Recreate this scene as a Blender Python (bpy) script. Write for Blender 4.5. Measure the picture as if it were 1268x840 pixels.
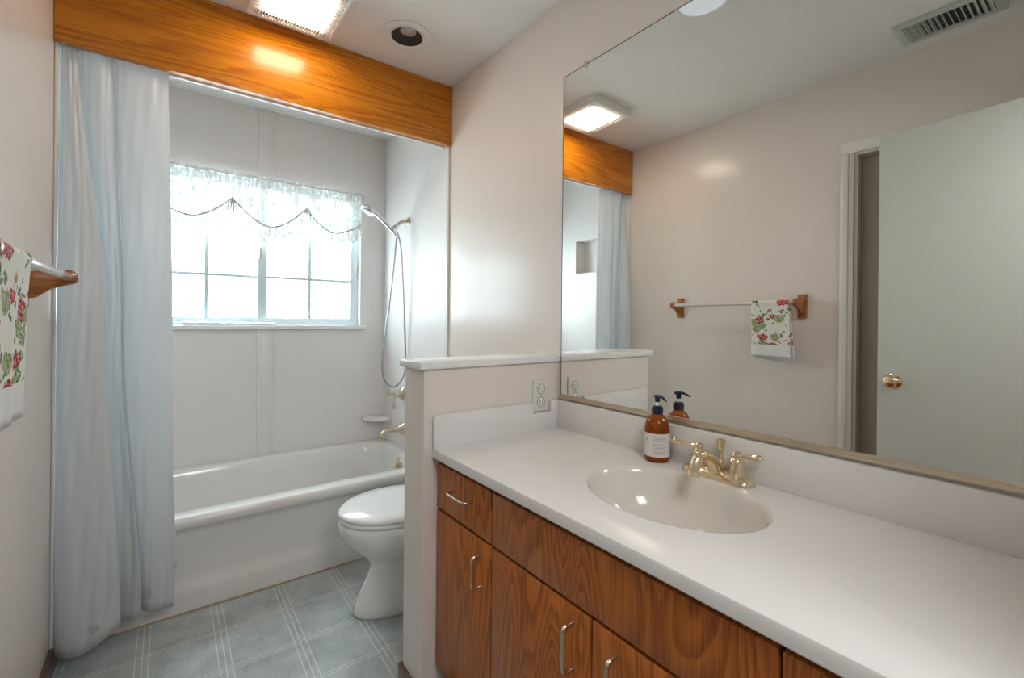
import bpy, bmesh, math, random
from mathutils import Vector, Matrix
random.seed(7)
S = bpy.context.scene
for o in list(bpy.data.objects): bpy.data.objects.remove(o)
C = S.collection
# ------------------------------------------------------------------ camera, light, exposure
YAW, PIT, ROL, FPX, CYP = .6442, .0007, .0099, 564.74, 396.6
fw = Vector((math.sin(YAW)*math.cos(PIT), math.cos(YAW)*math.cos(PIT), -math.sin(PIT)))
rt = Vector((math.cos(YAW), -math.sin(YAW), 0)); up = rt.cross(fw)
R_ = rt*math.cos(ROL)+up*math.sin(ROL); U_ = -rt*math.sin(ROL)+up*math.cos(ROL)
cd = bpy.data.cameras.new('camera'); cam = bpy.data.objects.new('camera', cd); C.objects.link(cam)
m = Matrix((R_, U_, -fw)).transposed().to_4x4(); m.translation = Vector((.3154, 0, 1.2082)); cam.matrix_world = m
cd.sensor_width = 36; cd.lens = 36*FPX/1268; cd.shift_y = -(420-CYP)/1268; cd.clip_start = .02
S.camera = cam
S.view_settings.view_transform = 'Standard'; S.view_settings.look = 'None'
S.view_settings.gamma = 1; S.view_settings.use_curve_mapping = False
S.view_settings.exposure = 0.80
SKY, CEIL_L, DOWN_L, HALL_FILL = 7.2, 12.8, .36, 8.0

W, P, T, E_, K, H = 1.508, 1.286, .1385, .9444, 3.055, 2.44
HC, XF, YV = .8058, .973, -.05          # counter height, counter front, vanity near end
wd = bpy.data.worlds.new('world'); S.world = wd; wd.use_nodes = True
wb = wd.node_tree.nodes['Background']; wb.inputs[0].default_value = (.79, .905, 1, 1); wb.inputs[1].default_value = SKY
ld = bpy.data.lights.new('window_portal', 'AREA'); ld.shape = 'RECTANGLE'; ld.size = 1.16; ld.size_y = .9
ld.cycles.is_portal = True
lo = bpy.data.objects.new('window_portal', ld); C.objects.link(lo); lo.location = (.76, K+.16, 1.6); lo.rotation_euler = (math.radians(-90), 0, 0)

# unseen fill light added behind the doorway to brighten counter and partition
ld = bpy.data.lights.new('hall_fill', 'AREA'); ld.shape = 'RECTANGLE'; ld.size = .6; ld.size_y = .4; ld.energy = HALL_FILL; ld.color = (.96, .98, 1)
lo = bpy.data.objects.new('hall_fill', ld); C.objects.link(lo); lo.location = (.66, -.42, 2.04); lo.rotation_euler = (math.radians(48), 0, math.radians(-20))

# ------------------------------------------------------------------ node / material helpers
class N:
    def __init__(s, name):
        s.m = bpy.data.materials.new(name); s.m.use_nodes = True; s.t = s.m.node_tree; s.t.nodes.clear()
        s.out = s.n('OutputMaterial')
        s._tc = s.n('TexCoord')
    def n(s, kind, **kw):
        nd = s.t.nodes.new('ShaderNode'+kind)
        for k, v in kw.items():
            if hasattr(nd, k): setattr(nd, k, v)
        return nd
    def put(s, sock, v):
        if isinstance(v, bpy.types.NodeSocket): s.t.links.new(v, sock)
        elif isinstance(v, (tuple, list)) and len(v) == 3 and sock.type == 'RGBA': sock.default_value = (*v, 1)
        else: sock.default_value = v
    def obj(s): return s._tc.outputs['Object']
    def math(s, op, a, b=0.0, c=None, clamp=False):
        nd = s.n('Math', operation=op, use_clamp=clamp); s.put(nd.inputs[0], a); s.put(nd.inputs[1], b)
        if c is not None: s.put(nd.inputs[2], c)
        return nd.outputs[0]
    def map(s, v, scale=(1, 1, 1), loc=(0, 0, 0), rot=(0, 0, 0)):
        nd = s.n('Mapping'); s.put(nd.inputs[0], v); nd.inputs['Scale'].default_value = scale
        nd.inputs['Location'].default_value = loc; nd.inputs['Rotation'].default_value = rot; return nd.outputs[0]
    def noise(s, v, scale, detail=2, rough=.5, dist=0):
        nd = s.n('TexNoise'); s.put(nd.inputs['Vector'], v); nd.inputs['Scale'].default_value = scale
        nd.inputs['Detail'].default_value = detail; nd.inputs['Roughness'].default_value = rough; nd.inputs['Distortion'].default_value = dist
        return nd
    def ramp(s, v, stops):
        nd = s.n('ValToRGB'); s.put(nd.inputs[0], v); e = nd.color_ramp.elements
        while len(e) < len(stops): e.new(.5)
        for i, (p, c) in enumerate(stops): e[i].position = p; e[i].color = (*c, 1)
        return nd.outputs[0]
    def mix(s, f, a, b, mode='MIX'):
        nd = s.n('Mix', data_type='RGBA', blend_type=mode); s.put(nd.inputs[0], f); s.put(nd.inputs[6], a); s.put(nd.inputs[7], b)
        return nd.outputs[2]
    def bump(s, h, strength, dist=.002):
        nd = s.n('Bump'); s.put(nd.inputs['Height'], h); nd.inputs['Strength'].default_value = strength; nd.inputs['Distance'].default_value = dist
        return nd.outputs[0]
    def pbr(s, col, rough=.5, metal=0, normal=None, spec=.5, coat=0, trans=0, ior=1.45, link=True):
        b = s.n('BsdfPrincipled'); s.put(b.inputs['Base Color'], col); s.put(b.inputs['Roughness'], rough)
        b.inputs['Metallic'].default_value = metal; b.inputs['Specular IOR Level'].default_value = spec
        b.inputs['Coat Weight'].default_value = coat; b.inputs['Coat Roughness'].default_value = .08
        b.inputs['Transmission Weight'].default_value = trans; b.inputs['IOR'].default_value = ior
        if normal is not None: s.put(b.inputs['Normal'], normal)
        if link: s.t.links.new(b.outputs[0], s.out.inputs[0])
        return b

def paint(name, col, rough=.4, bs=70, bstr=.12, var=.03, spec=.5, bd=.002):
    k = N(name); v = k.obj()
    n1 = k.noise(v, bs, 3).outputs[0]; n2 = k.noise(v, 1.7, 2).outputs[0]
    lo_ = tuple(max(0, c*(1-var)) for c in col); hi = tuple(min(1, c*(1+var)) for c in col)
    k.pbr(k.mix(n2, lo_, hi), rough, 0, k.bump(n1, bstr, bd), spec); return k.m
def plain(name, col, rough=.4, metal=0, coat=0, spec=.5, trans=0, ior=1.45, wear=0):
    k = N(name)
    if wear:
        n = k.noise(k.obj(), 40, 3).outputs[0]
        k.pbr(k.mix(n, tuple(c*(1-wear) for c in col), tuple(min(1, c*(1+wear)) for c in col)), rough, metal, None, spec, coat, trans, ior)
    else: k.pbr(col, rough, metal, None, spec, coat, trans, ior)
    return k.m
def wood(name, grain, dark, mid, light, across=5, along=.55, rings=13, rough=.3, coat=.3, offset=(0, 0, 0), cont=.8):
    """grain: axis index that the grain runs along; third axis handled by stretching too"""
    k = N(name); sc = [across]*3; sc[grain] = along
    v = k.map(k.obj(), tuple(sc), offset)
    f = k.noise(v, 1.0, 1, .4, .15).outputs[0]
    s2 = [38]*3; s2[grain] = 2.2
    fine = k.noise(k.map(k.obj(), tuple(s2)), 1, 3, .65).outputs[0]
    f = k.math('ADD', f, k.math('MULTIPLY', fine, .045))
    ring = k.math('FRACT', k.math('MULTIPLY', f, rings))
    ring = k.math('MULTIPLY', k.math('POWER', ring, 1.6), k.math('SUBTRACT', 1.0, k.math('POWER', ring, 9.0)))
    sp = [420]*3; sp[grain] = 9
    pores = k.noise(k.map(k.obj(), tuple(sp)), 1, 2, .6).outputs[0]
    pores = k.ramp(pores, [(.38, (1, 1, 1)), (.56, (0, 0, 0))])
    sb = [60]*3; sb[grain] = 1.6
    streak = k.noise(k.map(k.obj(), tuple(sb)), 1, 2, .5).outputs[0]
    base = k.mix(streak, mid, light)
    col = k.mix(k.math('MULTIPLY', ring, cont), base, dark)
    col = k.mix(k.math('MULTIPLY', pores, k.math('ADD', k.math('MULTIPLY', ring, .45), .22)), col, tuple(c*.45 for c in dark))
    k.pbr(col, rough, 0, k.bump(ring, .06, .001), .5, coat); return k.m

M = {}
M['wall'] = paint('wall_paint', (.80, .72, .66), .23, 55, .10)
M['wall_white'] = paint('surround_panel_white', (.81, .775, .755), .36, 30, .03)
M['ceiling'] = paint('ceiling_texture', (.86, .83, .79), .7, 90, .55, .03, .3, .004)
M['trim'] = paint('trim_gloss_white', (.82, .79, .75), .22, 40, .03)
M['cap'] = paint('cap_white', (.86, .85, .83), .2, 30, .02)
M['door'] = paint('door_paint', (.62, .63, .58), .38, 60, .05)
M['door_closet'] = paint('closet_door_paint', (.55, .47, .39), .4, 60, .05)
M['counter'] = paint('cultured_marble', (.80, .775, .755), .27, 20, .01, .02)
M['basin'] = paint('cultured_marble_basin', (.76, .715, .65), .10, 20, .0, .02)
M['enamel'] = plain('tub_enamel', (.80, .775, .75), .14, 0, .3)
M['porcelain'] = plain('toilet_porcelain', (.84, .83, .815), .10, 0, .4)
M['seat'] = plain('toilet_seat_plastic', (.88, .88, .88), .14)
M['brass'] = plain('polished_brass', (.84, .70, .50), .13, 1, wear=.06)
M['nickel'] = plain('brushed_nickel', (.62, .53, .41), .28, 1)
M['pull'] = plain('satin_nickel_pull', (.62, .53, .41), .25, 1)
M['chrome'] = plain('chrome', (.75, .77, .80), .12, 1)
M['hose'] = plain('hose_metal', (.40, .41, .44), .3, 1)
M['magnet'] = plain('hem_magnet_grey', (.42, .43, .44), .4)
M['alu'] = plain('aluminium_window_frame', (.74, .82, .85), .35, .1)
M['muntin'] = plain('muntin_grey', (.62, .76, .77), .4)
M['black'] = plain('black_baffle', (.02, .02, .022), .5)
M['dark'] = plain('dark_recess', (.03, .022, .018), .7)
M['white'] = plain('white_plastic', (.82, .82, .80), .3)
M['slot'] = plain('slot_dark', (.03, .03, .03), .5)
M['pump'] = plain('dark_blue_pump', (.015, .022, .06), .22)
M['label'] = plain('paper_label', (.78, .75, .74), .6)
M['ink'] = plain('label_ink', (.35, .33, .35), .6)
M['grout'] = plain('old_caulk', (.45, .33, .22), .7)
M['gold'] = plain('anodised_channel', (.62, .53, .40), .3, .8)
M['beam'] = wood('beam_oak', 0, (.36, .07, .001), (.66, .20, .003), (.76, .29, .010), across=6.5, along=.55, rings=22, rough=.26, coat=.18, offset=(.3, 0, .2), cont=.75)
M['oak'] = wood('cabinet_oak', 2, (.22, .045, .006), (.52, .145, .020), (.64, .205, .036), across=9, along=1.0, rings=21, rough=.34, coat=.08)
M['oak2'] = wood('cabinet_oak_front', 2, (.21, .043, .006), (.51, .138, .018), (.62, .195, .033), across=7, along=1.7, rings=24, rough=.34, coat=.08, offset=(0, .6, .3))
M['bracket'] = wood('bracket_oak', 0, (.20, .06, .008), (.40, .14, .022), (.5, .19, .04), across=20, along=3, rings=8, rough=.35)
M['basewood'] = wood('baseboard_wood', 1, (.05, .02, .012), (.15, .06, .04), (.2, .09, .06), across=20, along=2, rings=6, rough=.4)

def mat_mirror():
    k = N('mirror_silver'); k.pbr((.90, .905, .88), .0, 1); return k.m
M['mirror'] = mat_mirror()
def mat_bar():
    k = N('lacquered_bar'); k.pbr((.72, .62, .56), .18, 0, None, .6, .6); return k.m
M['bar'] = mat_bar()
def mat_glow(name, col, st):
    k = N(name); e = k.n('Emission'); e.inputs[0].default_value = (*col, 1); e.inputs[1].default_value = st
    k.t.links.new(e.outputs[0], k.out.inputs[0]); return k.m
M['lamp'] = mat_glow('ceiling_diffuser_glow', (1, .84, .64), CEIL_L)
M['lamp_cool'] = mat_glow('downlight_glow', (.93, .96, 1), DOWN_L)
M['bulb'] = plain('silver_bulb', (.45, .46, .48), .3, .4)
def mat_amber():
    k = N('amber_plastic')
    b = k.pbr((.62, .17, .02), .06, 0, None, .5, 0, .75, 1.3); return k.m
M['amber'] = mat_amber()
M['soap'] = plain('liquid_soap', (.42, .10, .01), .15, 0, 0, .5, .3, 1.3)
def mat_curtain():
    k = N('shower_curtain_vinyl'); v = k.obj()
    nz = k.bump(k.noise(k.map(v, (6, 6, 1.5)), 3, 3).outputs[0], .25, .01)
    d = k.n('BsdfDiffuse'); d.inputs[0].default_value = (.82, .80, .80, 1); k.t.links.new(nz, d.inputs['Normal'])
    t = k.n('BsdfTranslucent'); t.inputs[0].default_value = (.80, .87, .91, 1)
    g = k.n('BsdfGlossy'); g.inputs[0].default_value = (.9, .9, .9, 1); g.inputs['Roughness'].default_value = .35; k.t.links.new(nz, g.inputs['Normal'])
    m1 = k.n('MixShader'); m1.inputs[0].default_value = .42; k.t.links.new(d.outputs[0], m1.inputs[1]); k.t.links.new(t.outputs[0], m1.inputs[2])
    m2 = k.n('MixShader'); m2.inputs[0].default_value = .07; k.t.links.new(m1.outputs[0], m2.inputs[1]); k.t.links.new(g.outputs[0], m2.inputs[2])
    k.t.links.new(m2.outputs[0], k.out.inputs[0]); return k.m
M['curtain'] = mat_curtain()
def mat_lace(name, opq, sc):
    k = N(name); v = k.obj()
    w = k.noise(k.map(v, (1, 1, 1)), sc, 4, .7, 1.2).outputs[0]
    strands = k.noise(k.map(v, (60, 1, 6)), 1, 3, .6).outputs[0]
    f = k.math('ADD', k.math('MULTIPLY', w, 1.5), k.math('MULTIPLY', strands, 1.0))
    a = k.math('ADD', k.math('MULTIPLY', k.math('SUBTRACT', f, 1.25), 2.2), opq, clamp=True)
    tr = k.n('BsdfTransparent'); d = k.n('BsdfDiffuse'); d.inputs[0].default_value = (.72, .72, .70, 1)
    t = k.n('BsdfTranslucent'); t.inputs[0].default_value = (.72, .72, .70, 1)
    m1 = k.n('MixShader'); m1.inputs[0].default_value = .12; k.t.links.new(d.outputs[0], m1.inputs[1]); k.t.links.new(t.outputs[0], m1.inputs[2])
    m2 = k.n('MixShader'); k.put(m2.inputs[0], a); k.t.links.new(tr.outputs[0], m2.inputs[1]); k.t.links.new(m1.outputs[0], m2.inputs[2])
    k.t.links.new(m2.outputs[0], k.out.inputs[0]); return k.m
M['lace'] = mat_lace('lace_sheer', .84, 22)
M['lace_head'] = mat_lace('lace_header', .90, 30)
def mat_glass():
    k = N('obscure_glass'); v = k.obj()
    w = k.noise(v, 26, 4, .65, .8).outputs[0]; big = k.noise(v, 3, 2).outputs[0]
    tint = k.ramp(k.math('ADD', k.math('MULTIPLY', w, .7), k.math('MULTIPLY', big, .3)), [(.36, (.62, .70, .66)), (.5, (.97, .99, .97))])
    tr = k.n('BsdfTransparent'); k.put(tr.inputs[0], tint)
    t = k.n('BsdfTranslucent'); t.inputs[0].default_value = (.92, .96, .96, 1)
    g = k.n('BsdfGlossy'); g.inputs['Roughness'].default_value = .1
    m1 = k.n('MixShader'); m1.inputs[0].default_value = .35; k.t.links.new(tr.outputs[0], m1.inputs[1]); k.t.links.new(t.outputs[0], m1.inputs[2])
    m2 = k.n('MixShader'); m2.inputs[0].default_value = .05; k.t.links.new(m1.outputs[0], m2.inputs[1]); k.t.links.new(g.outputs[0], m2.inputs[2])
    k.t.links.new(m2.outputs[0], k.out.inputs[0]); return k.m
M['glass'] = mat_glass()
def mat_floor():
    k = N('vinyl_tile_floor'); v = k.obj(); s = k.n('SeparateXYZ'); k.t.links.new(v, s.inputs[0])
    def lines(co, off, per, offs, half):
        d = k.math('SUBTRACT', co, off); d = k.math('SUBTRACT', k.math('MODULO', k.math('ADD', d, per*40.5), per), per/2)
        r = None
        for o in offs:
            a = k.math('ABSOLUTE', k.math('SUBTRACT', d, o)); l = k.math('LESS_THAN', a, half)
            r = l if r is None else k.math('MAXIMUM', r, l)
        return r
    lx = lines(s.outputs[0], .2475, .2335, (-.019, 0, .019), .0017)
    ly = lines(s.outputs[1], 2.068, .462, (-.007, .007), .0017)
    ly2 = lines(s.outputs[1], 1.830, .462, (-.012, 0, .012), .0017)
    L = k.math('MAXIMUM', lx, k.math('MAXIMUM', ly, ly2))
    n1 = k.noise(v, 9, 4, .6).outputs[0]; n2 = k.noise(v, 120, 3, .7).outputs[0]
    tile = k.ramp(k.math('ADD', k.math('MULTIPLY', n1, .6), k.math('MULTIPLY', n2, .4)),
                  [(.35, (.31, .345, .355)), (.62, (.47, .505, .505))])
    col = k.mix(k.math('MULTIPLY', L, .85), tile, (.68, .66, .60))
    k.pbr(col, k.math('ADD', k.math('MULTIPLY', n1, .2), .12), 0, k.bump(k.math('SUBTRACT', n2, L), .15, .0012), .5); return k.m
M['floor'] = mat_floor()
def mat_towel():
    k = N('fruit_print_cotton'); v = k.obj(); s = k.n('SeparateXYZ'); k.t.links.new(v, s.inputs[0])
    nd = k.noise(v, 55, 2); sub = k.n('VectorMath', operation='MULTIPLY_ADD')
    k.put(sub.inputs[0], nd.outputs['Color']); sub.inputs[1].default_value = (.03, .03, .03); k.put(sub.inputs[2], v)
    flat = k.map(sub.outputs[0], (.25, 1, 1))
    def spots(scale, thr, stops, loc):
        vo = k.n('TexVoronoi'); k.put(vo.inputs['Vector'], k.map(flat, (1, 1, 1), loc)); vo.inputs['Scale'].default_value = scale
        mask = k.math('LESS_THAN', vo.outputs['Distance'], thr)
        h = k.n('SeparateColor'); k.put(h.inputs[0], vo.outputs['Color'])
        rp = k.ramp(h.outputs[0], stops); nd_ = rp.node; nd_.color_ramp.interpolation = 'CONSTANT'
        return mask, rp
    ma, ca = spots(17, .40, [(0, (.42, .02, .03)), (.36, (.07, .18, .04)), (.6, (.48, .04, .05)), (.8, (.24, .30, .10))], (0, 0, 0))
    mb, cb = spots(36, .31, [(0, (.08, .20, .06)), (.45, (.38, .05, .06)), (.75, (.12, .12, .06))], (.3, .5, .1))
    base = (.80, .79, .72)
    c = k.mix(mb, base, cb); c = k.mix(ma, c, ca)
    inner = k.noise(v, 160, 2).outputs[0]
    c = k.mix(k.math('MULTIPLY', k.math('GREATER_THAN', inner, .52), .45), c, base)
    hem = k.math('LESS_THAN', s.outputs[2], -.225)
    c = k.mix(hem, c, (.80, .80, .80))
    k.pbr(c, .85, 0, k.bump(k.noise(v, 500, 2).outputs[0], .3, .001), .2); return k.m
M['towel'] = mat_towel()
def mat_paper():
    k = N('printed_paper'); v = k.obj()
    n = k.noise(k.map(v, (9, 1, 60)), 1, 3).outputs[0]
    k.pbr(k.ramp(n, [(.30, (.25, .18, .22)), (.36, (.75, .80, .83)), (.6, (.85, .86, .86))]), .5); return k.m
M['paper'] = mat_paper()

# ------------------------------------------------------------------ mesh helpers (world coordinates; origins handled by build)
ORG = {}
def build(name, bm, mat, parent=None, origin=None, smooth=35, label=None):
    o_ = Vector(ORG[parent.name]) if parent else Vector(origin or (0, 0, 0))
    bmesh.ops.recalc_face_normals(bm, faces=bm.faces[:])
    if o_.length: bmesh.ops.translate(bm, verts=bm.verts[:], vec=-o_)
    me = bpy.data.meshes.new(name); bm.to_mesh(me); bm.free()
    if smooth:
        me.polygons.foreach_set('use_smooth', [True]*len(me.polygons)); me.set_sharp_from_angle(angle=math.radians(smooth))
    for mm in (mat if isinstance(mat, list) else [mat]): me.materials.append(mm)
    o = bpy.data.objects.new(name, me); C.objects.link(o)
    if parent: o.parent = parent
    else: o.location = o_
    ORG[o.name] = tuple(o_)
    if label: o['label'] = label
    return o
def thing(name, label, cat, loc, group=None):
    o = bpy.data.objects.new(name, None); C.objects.link(o); o.location = loc; o.empty_display_size = .05
    ORG[o.name] = tuple(loc); o['label'] = label; o['category'] = cat
    if group: o['group'] = group
    return o
def tag(o, label, cat): o['label'] = label; o['category'] = cat; return o
def struct(o): o['kind'] = 'structure'; return o
def sempty(name, loc):
    o = bpy.data.objects.new(name, None); C.objects.link(o); o.location = loc; ORG[o.name] = tuple(loc); o['kind'] = 'structure'; return o
def box(x0, x1, y0, y1, z0, z1, bev=0, seg=2, bm=None):
    b = bmesh.new(); bmesh.ops.create_cube(b, size=1)
    for v in b.verts: v.co = Vector(((x0+x1)/2+v.co.x*(x1-x0), (y0+y1)/2+v.co.y*(y1-y0), (z0+z1)/2+v.co.z*(z1-z0)))
    if bev: bmesh.ops.bevel(b, geom=b.edges[:], offset=bev, segments=seg, affect='EDGES', profile=.5)
    return merge(bm, b)
def merge(a, b):
    if a is None: return b
    me = bpy.data.meshes.new('tmp'); b.to_mesh(me); b.free(); a.from_mesh(me); bpy.data.meshes.remove(me); return a
def bridge(b, l1, l2, closed=True):
    n = len(l1)
    for i in range(n if closed else n-1):
        j = (i+1) % n
        try: b.faces.new((l1[i], l1[j], l2[j], l2[i]))
        except ValueError: pass
def loft(loops, cap0=True, cap1=True, closed=True, bm=None):
    b = bmesh.new(); L = [[b.verts.new(p) for p in lp] for lp in loops]
    for a, c in zip(L, L[1:]): bridge(b, a, c, closed)
    if cap0: b.faces.new(L[0])
    if cap1: b.faces.new(L[-1][::-1])
    return merge(bm, b)
def lathe(profile, origin, axis=(0, 0, 1), seg=32, cap=True, bm=None):
    """profile: (radius, height) along axis from origin"""
    ax = Vector(axis).normalized(); a = ax.orthogonal().normalized(); c = ax.cross(a); o = Vector(origin)
    loops = [[o+ax*h+(a*math.cos(t)+c*math.sin(t))*max(r, 1e-5) for t in [2*math.pi*i/seg for i in range(seg)]] for r, h in profile]
    return loft(loops, cap, cap, True, bm)
def catmull(pts, n=8):
    pts = [Vector(p) for p in pts]; q = [2*pts[0]-pts[1]]+pts+[2*pts[-1]-pts[-2]]; out = []
    for i in range(1, len(q)-2):
        for k in range(n):
            t = k/n; p0, p1, p2, p3 = q[i-1], q[i], q[i+1], q[i+2]
            out.append(.5*((2*p1)+(-p0+p2)*t+(2*p0-5*p1+4*p2-p3)*t*t+(-p0+3*p1-3*p2+p3)*t**3))
    out.append(pts[-1]); return out
def tube(pts, rad, seg=12, n=8, spline=True, bm=None, flat=1.0):
    """swept tube; rad a number or list per control point; flat squashes the section vertically"""
    ctrl = [Vector(p) for p in pts]
    P_ = catmull(ctrl, n) if spline else ctrl
    rl = rad if isinstance(rad, (list, tuple)) else [rad]*len(ctrl)
    if spline:
        rr = [v.x for v in catmull([Vector((r, 0, 0)) for r in rl], n)]
    else: rr = list(rl)
    loops = []; prev = None
    for i, p in enumerate(P_):
        d = (P_[min(i+1, len(P_)-1)]-P_[max(i-1, 0)]).normalized()
        if prev is None: a = d.orthogonal().normalized() if abs(d.z) > .95 else d.cross(Vector((0, 0, 1))).normalized()
        else: a = (prev-d*prev.dot(d)).normalized()
        prev = a; c = d.cross(a)
        loops.append([p+(a*math.cos(t)+c*math.sin(t)*flat)*rr[i] for t in [2*math.pi*k/seg for k in range(seg)]])
    return loft(loops, True, True, True, bm)
def prism(poly, axis, a0, a1, bev=0, bm=None):
    """poly: 2D points in the plane normal to axis ('x': (y,z), 'y': (x,z), 'z': (x,y))"""
    def p3(p, a): return {'x': (a, p[0], p[1]), 'y': (p[0], a, p[1]), 'z': (p[0], p[1], a)}[axis]
    b = bmesh.new(); l0 = [b.verts.new(p3(p, a0)) for p in poly]; l1 = [b.verts.new(p3(p, a1)) for p in poly]
    b.faces.new(l0); b.faces.new(l1[::-1]); bridge(b, l0, l1)
    bmesh.ops.recalc_face_normals(b, faces=b.faces[:])
    if bev: bmesh.ops.bevel(b, geom=b.edges[:], offset=bev, segments=2, affect='EDGES', profile=.5)
    return merge(bm, b)
def rrect(x0, x1, y0, y1, r, z, n=8):
    out = []
    for cx, cy, a0 in ((x1-r, y1-r, 0), (x0+r, y1-r, 90), (x0+r, y0+r, 180), (x1-r, y0+r, 270)):
        for k in range(n+1):
            a = math.radians(a0+90*k/n); out.append((cx+r*math.cos(a), cy+r*math.sin(a), z))
    return out
def ell(cx, cy, a, b, z, n=64): return [(cx+a*math.cos(2*math.pi*k/n), cy+b*math.sin(2*math.pi*k/n), z) for k in range(n)]
def egg(xf, xb, y, hw, z, n=48, pw=.5):
    """elongated bowl outline pointing to -x"""
    cx = xf+(xb-xf)*.56; out = []
    for k in range(n):
        t = 2*math.pi*k/n; c, s_ = math.cos(t), math.sin(t)
        ax = (xb-cx) if c > 0 else (cx-xf)
        if c > 0: c_ = math.copysign(abs(c)**.8, c); s2 = math.copysign(abs(s_)**.85, s_)
        else: c_, s2 = c, s_
        out.append((cx+ax*c_, y+hw*s2, z))
    return out

# ------------------------------------------------------------------ room shell
def wall_with_holes(axis, a0, a1, u0, u1, v0, v1, holes):
    """box wall slab split around rectangular holes"""
    us = sorted({u0, u1, *[h[0] for h in holes], *[h[1] for h in holes]}); vs = sorted({v0, v1, *[h[2] for h in holes], *[h[3] for h in holes]})
    b = None
    for i in range(len(us)-1):
        for j in range(len(vs)-1):
            cu, cv = (us[i]+us[i+1])/2, (vs[j]+vs[j+1])/2
            if any(h[0] < cu < h[1] and h[2] < cv < h[3] for h in holes): continue
            if axis == 'x': b = box(a0, a1, us[i], us[i+1], vs[j], vs[j+1], bm=b)
            else: b = box(us[i], us[i+1], a0, a1, vs[j], vs[j+1], bm=b)
    bmesh.ops.remove_doubles(b, verts=b.verts[:], dist=1e-5)
    # drop interior faces shared by two boxes
    seen = {}
    for f in b.faces: seen.setdefault(tuple(round(c, 4) for c in f.calc_center_median()), []).append(f)
    dead = [f for fs in seen.values() if len(fs) > 1 for f in fs]
    bmesh.ops.delete(b, geom=dead, context='FACES')
    return b
YF = -.06
WX0, WX1, WZ0, WZ1 = .18, 1.343, 1.150, 2.035
struct(build('floor', box(-.15, W+.15, -1.6, K+.2, -.1, 0), M['floor'], smooth=0))
struct(build('ceiling', box(-.15, W+.15, -1.6, K+.2, H, H+.1), M['ceiling'], smooth=0))
# closet opening and soap niche are holes of the left wall
wl = wall_with_holes('x', -.12, 0, -1.6, K+.2, 0, H, [(YF+.09, .785, 0, 2.045), (2.40, 2.703, 1.591, 1.858)])
struct(build('wall_left', wl, M['wall'], smooth=0))
nb = box(-.12, -.10, 2.36, 2.74, 1.55, 1.90); struct(build('trim_niche', nb, M['wall_white'], smooth=0))
struct(build('wall_right', box(W, W+.12, -1.6, K+.2, 0, H), M['wall'], smooth=0))
struct(build('wall_back', wall_with_holes('y', K, K+.14, -.12, W+.12, 0, H, [(WX0, WX1, WZ0, WZ1)]), M['wall_white'], smooth=0))
struct(build('wall_front', wall_with_holes('y', YF-.12, YF, 0, W, 0, H, [(.225, .985, 0, 2.062)]), M['wall'], smooth=0))
struct(build('wall_hall', box(-.12, W+.12, -1.72, -1.6, 0, H), M['wall'], smooth=0))
struct(build('wall_partition', box(E_, W, P, P+T, 0, 1.052, .0015), M['wall'], smooth=0))
struct(build('trim_partition_cap', box(E_-.018, W, P-.014, P+T+.012, 1.052, 1.075, .004), M['cap']))
# surround panels: end panels of the tub alcove, battens over their joints
sp = box(W-.006, W, 2.168, K, .38, H-.002); struct(build('trim_surround_right', sp, M['wall_white'], smooth=0))
sp = wall_with_holes('x', 0, .006, 2.168, K-.001, .38, H-.002, [(2.40, 2.703, 1.591, 1.858)]); struct(build('trim_surround_left', sp, M['wall_white'], smooth=0))
struct(build('trim_edge_right', box(W-.012, W, 2.150, 2.172, 0.0, 2.44, .004), M['trim']))
struct(build('trim_edge_left', box(0, .010, 2.150, 2.172, .0, 2.44, .004), M['trim']))
bt = box(.730, .813, K-.007, K, .386, WZ0-.012, .0015); bt = box(.748, .795, K-.0095, K, .386, WZ0-.012, .0015, bm=bt)
struct(build('trim_batten_below_window', bt, M['wall_white']))
bt = box(.730, .813, K-.007, K, WZ1, H, .0015); bt = box(.748, .795, K-.0095, K, WZ1, H, .0015, bm=bt)
struct(build('trim_batten_above_window', bt, M['wall_white']))
# left wall casing round the closet doorway
cs = box(0, .014, .785, .842, 0, 2.0445, .003); cs = box(.0, .019, .806, .838, 0, 2.0445, .005, bm=cs)
struct(build('trim_door_casing', box(0, .0145, YF, .8425, 2.045, 2.10, .003, bm=cs), M['trim']))
jb = box(-.12, 0, .772, .7849, 0, 2.045); jb = box(-.12, 0, YF+.09, .772, 2.033, 2.0449, bm=jb)
struct(build('trim_door_jamb', jb, M['trim'], smooth=0))
d2 = sempty('door_2', (-.06, .36, 0)); build('door_panel', box(-.085, -.05, YF+.095, .771, .01, 2.032, .002), M['door_closet'], d2)
struct(build('baseboard_left', box(0, .013, .842, 2.275, 0, .085, .003), M['basewood']))
bb = box(E_-.012, E_, P-.012, P+T+.012, 0, .062, .003); bb = box(E_, XF+.08, P-.012, P, 0, .062, .003, bm=bb); bb = box(E_, W, P+T, P+T+.012, 0, .062, .003, bm=bb)
struct(build('baseboard_partition', bb, M['basewood']))
struct(build('baseboard_right', box(W-.013, W, P+T+.012, 2.15, 0, .062, .003), M['basewood']))

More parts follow.
